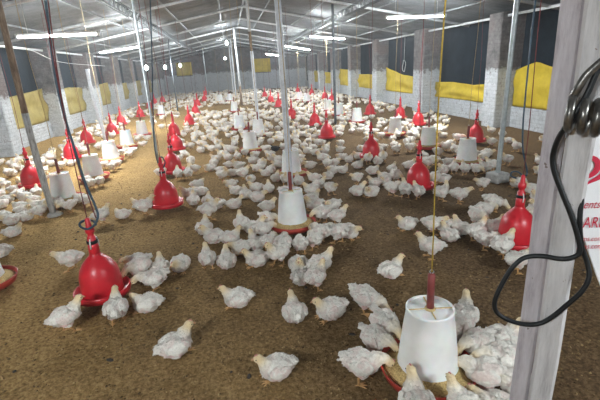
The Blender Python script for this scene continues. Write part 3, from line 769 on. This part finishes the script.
def add_feathers(me, hc, count, seed, sit):
    """small overlapping contour feathers, tips toward the tail, grown into the body mesh"""
    if not count: return me
    rr = random.Random(seed*7 + count); vs = [v.co.copy() for v in me.vertices]; ns = [v.normal.copy() for v in me.vertices]; fs = [tuple(p_.vertices) for p_ in me.polygons]
    cand = [i for i in range(len(vs)) if (vs[i] - hc).length > .055 and vs[i].z > (.03 if sit else .07)]
    big = 1.0 if count > 150 else 1.5
    for i in rr.sample(cand, min(count, len(cand))):
        p_, n_ = vs[i], ns[i]; back = Vector((-1, 0, -.35 + rr.uniform(-.3, .3))) + Vector((0, rr.uniform(-.25, .25), 0))
        t_ = back - n_*back.dot(n_)
        if t_.length < .2: continue
        t_.normalize(); w_ = n_.cross(t_); ln = rr.uniform(.020, .032)*big; wd = rr.uniform(.006, .0095)*big; lift = rr.uniform(.002, .006)
        b0 = len(vs); a = p_ - t_*ln*.3
        vs += [a - n_*.001, a + t_*ln*.5 + w_*wd + n_*.001, a + t_*ln*.5 - w_*wd + n_*.001, a + t_*ln*.5 + n_*(lift*.7 + .0015), a + t_*ln + n_*lift]
        fs += [(b0, b0+2, b0+3), (b0, b0+3, b0+1), (b0+1, b0+3, b0+4), (b0+3, b0+2, b0+4)]
    m2 = bpy.data.meshes.new('body'); m2.from_pydata([tuple(v) for v in vs], [], fs); m2.update(); bpy.data.meshes.remove(me); return m2
def body_mesh(pose, seed, voxel, mat='feathers'):
    q = POSE[pose]; b = MB(); z = q['z']; pt = q['pitch']; sit = q.get('sit'); rr = random.Random(seed)
    wide = 1.10 if sit else 1.0
    ca, sa = math.cos(pt), math.sin(pt)
    def L(x, y, zz): return Vector((x*ca - zz*sa, y, z + x*sa + zz*ca))
    blob(b, L(-.006, 0, 0), (.086, .066*wide, .061), pt)
    blob(b, L(.042, 0, -.006), (.052, .056*wide, .055), pt)
    blob(b, L(-.050, 0, .006), (.052, .052*wide, .050), pt)
    blob(b, L(-.018, .030*wide, .018), (.060, .038, .044), pt); blob(b, L(-.018, -.030*wide, .018), (.060, .038, .044), pt)
    # tail: fan of stubby feathers
    for ty in (-.4, 0, .4): blob(b, L(-.104, .016*ty*2, .034), (.030, .013, .010), pt + .55, -ty*.35)
    blob(b, L(-.096, 0, .026), (.026, .027, .023), pt + .2)
    if sit: blob(b, (-.006, 0, .028), (.076, .072, .034))
    else:
        for s in (-1, 1): blob(b, (-.008, .034*s, z - .042), (.034, .023, .040), .15)
    chain(b, q['neck'] + [(*q['head'], .0235)])
    hc = Vector(q['head']); hy, hp = q['hy'], q['hp']
    blob(b, hc, (.0300, .0232, .0255), hp, hy)
    me0 = b.mesh('tmp', M[mat]); o = bpy.data.objects.new('tmp', me0); COL.objects.link(o)
    md = o.modifiers.new('r', 'REMESH'); md.mode = 'VOXEL'; md.voxel_size = voxel; md.use_smooth_shade = True
    sm = o.modifiers.new('s', 'SMOOTH'); sm.factor = .6; sm.iterations = 3
    dg = bpy.context.evaluated_depsgraph_get(); me = bpy.data.meshes.new_from_object(o.evaluated_get(dg))
    bpy.data.objects.remove(o); bpy.data.meshes.remove(me0)
    n0 = Vector(q['neck'][1][:3]); off = Vector((seed*3.1, seed*1.7, seed*.9))
    nrm = [v.normal.copy() for v in me.vertices]
    for v, nn in zip(me.vertices, nrm):
        dh = (v.co - hc).length; k = max(0.0, min(1.0, (dh - .03)/.05)); p_ = v.co + off
        d = .010*mnoise.noise(p_*27) + .0065*mnoise.noise(p_*62) + .002*mnoise.noise(p_*150)
        v.co += nn*(d*(.12 + .88*k))
        if v.co.z < .004 and sit: v.co.z = .004
    def tint(co):
        dh = (co - hc).length; dn = (co - n0).length
        cream = max(0, min(1, 1.35 - dh/.052)); cream = max(cream, .6*max(0, min(1, 1.1 - dn/.05)))
        x = co.x; skin = max(0, min(1, 1.25 - abs(x + .015)/.10)) * max(.35, min(1, (z + .035 - co.z)/.05 + .45))
        return cream, skin
    me = add_feathers(me, hc, 260 if voxel < .006 else (90 if voxel < .012 else 0), seed, sit)
    set_tint(me, tint)
    me.materials.clear(); me.materials.append(M[mat]); me.polygons.foreach_set('use_smooth', [True]*len(me.polygons))
    return me
def wing_mesh(pose, s, n, mat='feathers'):
    q = POSE[pose]; z = q['z']; pt = q['pitch']; sit = q.get('sit'); b = MB()
    prof = [(math.sin(PI*i/n) if 0 < i < n else .001, -math.cos(PI*i/n)) for i in range(n+1)]
    b.lathe(prof, n*2); vs = []
    for (x, y, zz) in b.v:
        u = x                                   # -1 rear .. 1 front
        th = .50 + .5*(u + 1)/2 if u < 0 else 1.0
        hz = zz*.040*(th if zz > 0 else 1.0) - (.010*(1 - u)/2 if zz < 0 else 0)
        X = u*.068 - .010; Yo = y*.0185
        ridge = .0045*math.sin(zz*11 + u*3)*max(0, .6 - u) + .002*math.sin(u*16)*max(0, .5 + u)
        Yo += ridge*(1 if y*s > 0 else 0)*s
        bulge = .058*(1.10 if sit else 1.0)*math.sqrt(max(.2, 1 - (X/.16)**2))
        Zc = hz + .014 + .012*(-u)
        yy = s*(bulge*math.sqrt(max(.25, 1 - (max(0, Zc)/.075)**2)) + .008) + Yo
        ca, sa = math.cos(pt), math.sin(pt); vs.append((X*ca - Zc*sa, yy, z + X*sa + Zc*ca))
    b.v = vs; me = b.mesh('wing', M[mat]); set_tint(me, lambda co: (0, .45)); return me
def leg_mesh(pose, s):
    q = POSE[pose]; b = MB()
    if q.get('sit'):
        b.tube([(.030, .036*s, .018), (.050, .038*s, .010), (.058, .038*s, .008)], [.008, .006, .006], 6); fx, fy, fz = .056, .038*s, .007
    else:
        st = .022*s if pose in ('walk', 'stand', 'feed') else .0
        b.tube([(-.006, .034*s, q['z'] - .062), (-.012 + st*.5, .036*s, .048), (.0 + st, .038*s, .010)], [.010, .0065, .007], 6); fx, fy, fz = .0 + st, .038*s, .007
    for a in (-.55, 0, .55): b.tube([(fx, fy, fz), (fx + .026*math.cos(a), fy + .026*math.sin(a), fz), (fx + .046*math.cos(a), fy + .046*math.sin(a), .003)], [.006, .0048, .002], 5)
    b.tube([(fx, fy, fz), (fx - .022, fy, .003)], [.005, .002], 5)
    return b.mesh('leg', M['shank'])
def head_parts(pose):
    q = POSE[pose]; hc = Vector(q['head']); R_ = Matrix.Translation(hc) @ Matrix.Rotation(q['hy'], 4, 'Z') @ Matrix.Rotation(-q['hp'], 4, 'Y')
    out = []
    b = MB(); b.tube([R_ @ Vector(p_) for p_ in ((.024, 0, .001), (.034, 0, -.001), (.045, 0, -.006))], [.0085, .0062, .0012], 7); out.append(('beak', b.mesh('beak', M['beak'])))
    for s in (-1, 1):
        b = MB(); blob(b, R_ @ Vector((.011, .0216*s, .006)), (.0034, .0022, .0034), n=6); out.append(('eye', b.mesh('eye', M['eye'])))
    b = MB(); b.tube([R_ @ Vector(p_) for p_ in ((-.004, 0, .023), (.006, 0, .0265), (.015, 0, .0235), (.022, 0, .016))], [.0025, .004, .0035, .002], 6); out.append(('comb', b.mesh('comb', M['comb'])))
    return out
PROTO = {}
def join_meshes(parts):
    """several meshes -> one mesh with material slots (for birds too small to show parts)"""
    vs = []; fs = []; mi = []; tn = []; mats = []
    for me in parts:
        b0 = len(vs); vs += [tuple(v.co) for v in me.vertices]; m_ = me.materials[0]
        if m_ not in mats: mats.append(m_)
        k = mats.index(m_); at = me.attributes.get('tint')
        for i in range(len(me.vertices)): tn.append(tuple(at.data[i].color)[:2] if at else (0, 0))
        for p_ in me.polygons: fs.append(tuple(b0 + i for i in p_.vertices)); mi.append(k)
    me = bpy.data.meshes.new('chicken'); me.from_pydata(vs, [], fs)
    for m_ in mats: me.materials.append(m_)
    me.polygons.foreach_set('material_index', mi); me.polygons.foreach_set('use_smooth', [True]*len(fs))
    at = me.attributes.new('tint', 'FLOAT_COLOR', 'POINT'); arr = np.zeros((len(vs), 4), np.float32); arr[:, :2] = tn; arr[:, 3] = 1; at.data.foreach_set('color', arr.ravel())
    return me
for pose in POSE:
    hi = []
    for sd in (1, 2):
        hi.append([('body', body_mesh(pose, sd, .0052)), ('wing', wing_mesh(pose, 1, 14)), ('wing', wing_mesh(pose, -1, 14)), ('leg', leg_mesh(pose, 1)), ('leg', leg_mesh(pose, -1))] + head_parts(pose))
    lo = []
    for sd in (3, 4):
        lo.append(join_meshes([body_mesh(pose, sd, .0095), wing_mesh(pose, 1, 8), wing_mesh(pose, -1, 8), leg_mesh(pose, 1), leg_mesh(pose, -1)] + [m_ for nm, m_ in head_parts(pose) if nm in ('beak', 'comb')]))
    PROTO[pose] = (hi, lo)

# birds seen one by one: image position of the feet, heading (0 right, 90 away, 180 left, 270 toward), pose
S, K, W, F, P_, C, R, T = 'stand', 'look', 'walk', 'feed', 'peck', 'sit', 'rest', 'tuck'
BIRDS = [
 (70,331,40,S),(119,323,100,S),(148,310,175,R),(156,291,185,F),(142,279,190,F),(137,268,195,R),(161,273,95,C),(181,270,265,R),(72,270,183,W),(177,353,35,C),(277,376,188,C),(238,305,178,C),
 (295,319,92,C),(331,317,195,C),(366,312,325,P_),(391,276,20,C),(316,289,40,S),(321,277,20,S),(302,283,60,R),(299,271,268,C),(279,265,215,S),(257,265,185,C),(255,250,115,C),(246,252,200,R),(211,269,97,S),
 (225,267,92,C),(205,233,80,C),(214,242,160,C),(231,243,12,C),(242,228,100,C),(210,219,5,S),(255,233,10,C),(264,239,20,F),(268,227,350,F),(268,251,65,F),(284,254,78,F),(301,254,97,F),(314,250,120,F),
 (326,243,145,F),(334,243,168,F),(349,237,300,R),(338,225,10,S),(323,222,180,F),(315,209,185,C),(333,209,195,R),(268,210,0,C),
 (430,258,155,S),(407,229,185,C),(435,233,330,W),(449,240,100,C),(458,233,95,C),(444,231,190,R),(493,211,330,P_),(484,219,8,F),(477,226,3,F),(476,242,22,S),(484,249,40,F),(504,243,8,S),(506,254,14,S),(516,272,10,W),
 (533,222,205,F),(537,212,190,C),(541,236,180,F),(537,201,200,C),(531,193,180,C),(517,187,175,R),(482,190,182,W),(459,203,345,W),(441,201,20,K),
 (392,196,30,F),(406,198,80,S),(417,199,100,S),(392,172,40,C),(396,182,18,F),(385,183,200,R),(409,168,0,C),(428,168,180,F),(434,184,165,F),(443,182,180,C),(454,174,60,S),(464,175,85,S),(475,175,105,F),(484,174,125,S),(492,171,150,S),
 (445,173,200,C),(507,165,185,S),(491,147,180,S),(491,135,180,S),(502,136,200,C),(508,143,178,R),(543,141,185,R),(540,164,100,C),(540,174,200,R),(516,152,90,S),
 (362,381,352,F),(376,353,332,F),(384,340,312,F),(416,425,80,S),(463,425,108,S),(481,396,165,F),(506,403,180,F),(492,409,150,R),(498,375,170,F),(474,358,182,F),(459,346,205,F),(464,330,58,S),(503,347,5,C),
 (2,256,180,C),(14,236,15,C),(2,220,180,R),(12,224,180,R),(28,220,5,R),(21,210,180,R),(25,214,10,T),(46,217,40,S),(38,209,185,C),(58,211,50,F),(71,212,110,F),(84,206,150,F),(25,200,170,R),(9,202,10,R),(37,195,100,C),(22,191,20,R),(6,187,160,C),(33,203,190,T),
 (103,224,45,S),(123,218,182,T),(140,208,178,C),(146,215,25,S),(179,180,100,S),(189,179,85,S),(195,174,185,S),(167,177,60,F),(210,171,200,R),(198,188,20,R),(190,197,180,C),(194,204,95,C),(208,204,80,C),(200,195,170,R),(217,208,185,R),(235,208,10,C),
 (231,187,185,R),(236,194,160,R),(246,198,95,C),(258,201,20,R),(256,191,190,C),(269,192,85,C),(277,181,60,C),(230,167,10,C),(232,176,200,R),(244,174,15,C),(251,182,265,R),(216,161,190,C),(212,153,180,W),(218,150,30,C),(222,156,200,C),(226,157,90,R),(238,161,100,S),(253,163,185,R),(262,168,20,C),(266,176,190,R),
 (357,184,205,W),(358,195,18,C),(371,196,200,T),(375,186,172,C),(373,174,10,R),(384,181,185,C),(358,168,15,C),(369,164,268,S),(361,159,190,C),(377,164,100,R),(383,162,250,S),(343,173,20,C),(333,173,185,R),(328,179,195,R),(331,195,300,W),(319,188,20,C),(311,193,190,C),(314,181,170,C),(299,188,95,S),(312,202,10,C),(310,168,160,R),(349,162,30,C),(341,160,190,R),
 (100,187,150,F),(88,186,60,F),(93,189,90,F),(118,169,160,F),(105,170,70,F),(112,172,95,F),(134,155,165,F),(124,156,70,F),(130,158,100,F),(148,142,165,F),(138,143,80,F),(59,207,40,F),(76,205,160,F),
 (335,165,10,R),(322,160,185,C),(316,155,15,R),(326,150,30,C),(300,160,190,R),(340,152,200,C),(275,151,180,C),
]
DARK = (275, 151)
# feeding birds at the near and centre feeders face the pan
from math import degrees, atan2
birds = []
for x, y, hd, ps in BIRDS:
    g = G(x, y); birds.append([g.x, g.y, hd, ps, (x, y) == DARK])
# each bird stands clear of its neighbours, the pans, the troughs and the poles
KEEP = [(o.location.x, o.location.y, .275 if o.name.startswith('hanging') else .25) for o in COL.objects if o.name.startswith(('hanging_feeder', 'bell_drinker'))]
KEEP += [(o.location.x, o.location.y, .15) for o in COL.objects if o.name.startswith(('support_pole', 'leaning_stick'))]
for bd in birds:
    if bd[3] == F:
        k = min(KEEP, key=lambda q: (q[0]-bd[0])**2 + (q[1]-bd[1])**2); d = math.hypot(k[0]-bd[0], k[1]-bd[1])
        if d < .6: bd[2] = degrees(atan2(k[1]-bd[1], k[0]-bd[0]))
for it in range(14):
    for a in range(len(birds)):
        A_ = birds[a]
        for b_ in range(a):
            B_ = birds[b_]; dx, dy = A_[0]-B_[0], A_[1]-B_[1]; d = math.hypot(dx, dy)
            if 1e-6 < d < .155:
                m_ = (.155 - d)/2*.6; A_[0] += dx/d*m_; A_[1] += dy/d*m_; B_[0] -= dx/d*m_; B_[1] -= dy/d*m_
        for kx, ky, kr in KEEP:
            dx, dy = A_[0]-kx, A_[1]-ky; d = math.hypot(dx, dy)
            if 1e-6 < d < kr: A_[0] += dx/d*(kr - d); A_[1] += dy/d*(kr - d)
# the crowd further back, filled in where the litter is covered
def inside(px, py, poly):
    c_ = False; j = len(poly) - 1
    for i in range(len(poly)):
        xi, yi = poly[i]; xj, yj = poly[j]
        if (yi > py) != (yj > py) and px < (xj - xi)*(py - yi)/(yj - yi) + xi: c_ = not c_
        j = i
    return c_
CROWD = [ # (polygon in the photograph, birds per square metre)
 ([(0,166),(22,162),(62,152),(48,172),(50,206),(0,214)], 12), ([(36,160),(60,148),(108,118),(132,104),(150,100),(112,142),(92,158),(62,172)], 9),
 ([(186,114),(232,112),(300,112),(300,200),(262,205),(222,186),(206,150),(184,134)], 11), ([(180,128),(206,146),(200,176),(176,168)], 7),
 ([(300,106),(350,106),(352,132),(330,146),(346,160),(352,172),(330,172),(300,172)], 10), ([(330,145),(352,150),(402,148),(412,166),(378,160),(352,166)], 8),
 ([(350,118),(440,124),(452,140),(488,150),(496,166),(440,172),(420,160),(352,146)], 9), ([(384,156),(404,156),(402,196),(380,184)], 6), ([(462,195),(500,205),(486,232),(464,224)], 6),
 ([(330,98),(420,108),(480,120),(478,126),(420,118),(330,106)], 5), ([(440,120),(476,124),(470,130),(440,128)], 6), ([(132,104),(160,96),(330,94),(345,106),(300,112),(230,104),(185,112)], 6.0), ([(150,99),(175,92),(310,88),(345,96),(420,106),(330,100),(160,100)], 5.0),
 ([(110,150),(140,138),(150,142),(136,156),(112,166)], 6), ([(140,112),(166,104),(180,110),(176,140),(160,130)], 4), ([(500,128),(552,136),(552,144),(505,140)], 1.5),
]
cell = {}
def near_any(x, y, r):
    i, j = int(math.floor(x/.3)), int(math.floor(y/.3))
    for a in range(i-1, i+2):
        for b_ in range(j-1, j+2):
            for (u, v) in cell.get((a, b_), ()):
                if (u-x)**2 + (v-y)**2 < r*r: return True
    return False
def put(x, y): cell.setdefault((int(math.floor(x/.3)), int(math.floor(y/.3))), []).append((x, y))
for bd in birds: put(bd[0], bd[1])
cnt = 0
for poly, dens in CROWD:
    gp = [G(x, y) for x, y in poly]; x0 = min(q.x for q in gp); x1 = max(q.x for q in gp); y0 = min(q.y for q in gp); y1 = min(max(q.y for q in gp), Y1 - .4)
    tries = int((x1 - x0)*(y1 - y0)*dens*3); area = 0
    for _ in range(tries):
        x = rng.uniform(max(x0, PLX+.15), min(x1, PRX-.15)); y = rng.uniform(y0, y1)
        px, py = proj((x, y, 0))
        if not inside(px, py, poly) or rng.random() > dens/18: continue
        if near_any(x, y, .20): continue
        if any((x - l[0])**2 + (y - l[1])**2 < l[2]**2 for l in KEEP): continue
        near_l = [l for l in LAND if (x - l[0])**2 + (y - l[1])**2 < .42**2]
        if near_l:
            l = near_l[0]; hd = degrees(atan2(l[1] - y, l[0] - x)) + rng.uniform(-20, 20); ps = rng.choice([F, F, S])
        else: hd = rng.uniform(0, 360); ps = rng.choice([C, C, C, R, R, T, S, W, P_])
        birds.append([x, y, hd, str(ps), False]); put(x, y)
birds.sort(key=lambda q: q[0]**2 + q[1]**2)
indiv, rest = birds[:300], birds[300:]

def facing(h):
    h %= 360
    return ['facing right', 'facing away', 'facing left', 'facing forward'][int((h + 45)//90) % 4]
PW = {S: 'standing', K: 'standing', W: 'walking', F: 'feeding', P_: 'pecking', C: 'sitting', R: 'resting', T: 'resting'}
# labels: nearest landmark, then rank from the left within that company
named = [l for l in LAND if l[2]]
comp = {}
for i, bd in enumerate(indiv):
    ds = sorted(((bd[0] - l[0])**2 + (bd[1] - l[1])**2, l[2]) for l in named); d, ph = ds[0]
    px, py = proj((bd[0], bd[1], .1))
    key = ph if d < .75**2 else 'open:' + ph
    comp.setdefault(key, []).append((px, py, i))
ordw = ['first', 'second', 'third', 'fourth', 'fifth', 'sixth', 'seventh', 'eighth', 'ninth', 'tenth', 'eleventh', 'twelfth', 'thirteenth', 'fourteenth', 'fifteenth', 'sixteenth', 'seventeenth', 'eighteenth', 'nineteenth', 'twentieth']
labels = {}; groups = {}
for key, mem in comp.items():
    mem.sort(); ph = key.replace('open:', ''); by = 'away from' if key.startswith('open:') else 'beside'
    for k, (px, py, i) in enumerate(mem):
        bd = indiv[i]; colr = 'dark grey' if bd[4] else 'white'
        groups[i] = 'chickens %s %s' % (by, ph)
        if k < len(ordw) and len(mem) <= 20: labels[i] = '%s %s chicken, %s from left of those %s %s' % (colr, PW[bd[3]], ordw[k], by, ph)
        else: labels[i] = '%s %s chicken %s in the crowd %s %s' % (colr, PW[bd[3]], facing(bd[2]), by, ph)

dark_lo = None
for i, (x, y, hd, ps, dk) in enumerate(indiv):
    sc = rng.uniform(.88, 1.02)*(1.0 if i < 90 else .93); mir = -1 if rng.random() < .5 else 1
    v = int(rng.integers(0, 2)); hi, lo = PROTO[ps]; px, py = proj((x, y, 0))
    if i < 135:
        o = empty('chicken', (x, y, 0), math.radians(hd)); o.scale = (sc, sc*mir, sc)
        bo = None
        for nm, me in hi[v]:
            q = link(me, nm, bo if nm in ('beak', 'eye', 'comb') else o)
            if nm == 'body': bo = q
    else:
        me = lo[v]
        if dk:
            me = me.copy(); me.materials[0] = M['feathers_dark']
        o = link(me, 'chicken', None, (x, y, 0)); o.rotation_euler.z = math.radians(hd); o.scale = (sc, sc*mir, sc)
    tag(o, labels[i], 'chicken', groups[i])

# the rest of the flock, too many and too far to tell apart: one object of real small birds
tm = {}
for pose in (S, F, C, R):
    me = join_meshes([body_mesh(pose, 9, .017), wing_mesh(pose, 1, 5), wing_mesh(pose, -1, 5)])
    V = np.array([tuple(v.co) for v in me.vertices]); Fc = [tuple(p_.vertices) for p_ in me.polygons]; Tn = np.zeros(len(V)*4, np.float32); me.attributes['tint'].data.foreach_get('color', Tn)
    tm[pose] = (V, Fc, Tn.reshape(-1, 4))
Vs = []; Fs = []; Ts = []; nb = 0
for x, y, hd, ps, dk in rest:
    ps = {K: S, W: S, P_: F, T: R}.get(ps, ps); V, Fc, Tn = tm[ps]; a = math.radians(hd); sc = rng.uniform(.80, .95)
    Rm = np.array([[math.cos(a), -math.sin(a), 0], [math.sin(a), math.cos(a), 0], [0, 0, 1]])*sc
    Vs.append(V @ Rm.T + np.array([x, y, 0])); Fs += [tuple(nb + k for k in f) for f in Fc]; Ts.append(Tn); nb += len(V)
if Vs:
    Vs = np.concatenate(Vs); Ts = np.concatenate(Ts)
    me = bpy.data.meshes.new('distant_flock'); me.from_pydata([tuple(v) for v in Vs], [], Fs); me.materials.append(M['feathers'])
    at = me.attributes.new('tint', 'FLOAT_COLOR', 'POINT'); at.data.foreach_set('color', Ts.astype(np.float32).ravel()); me.polygons.foreach_set('use_smooth', [True]*len(Fs))
    tag(link(me, 'distant_flock'), 'distant crowd of white chickens filling the far end of the shed', 'chickens', kind='stuff')
print('BIRDS', len(birds), 'rest', len(rest), 'faces', len(Fs))
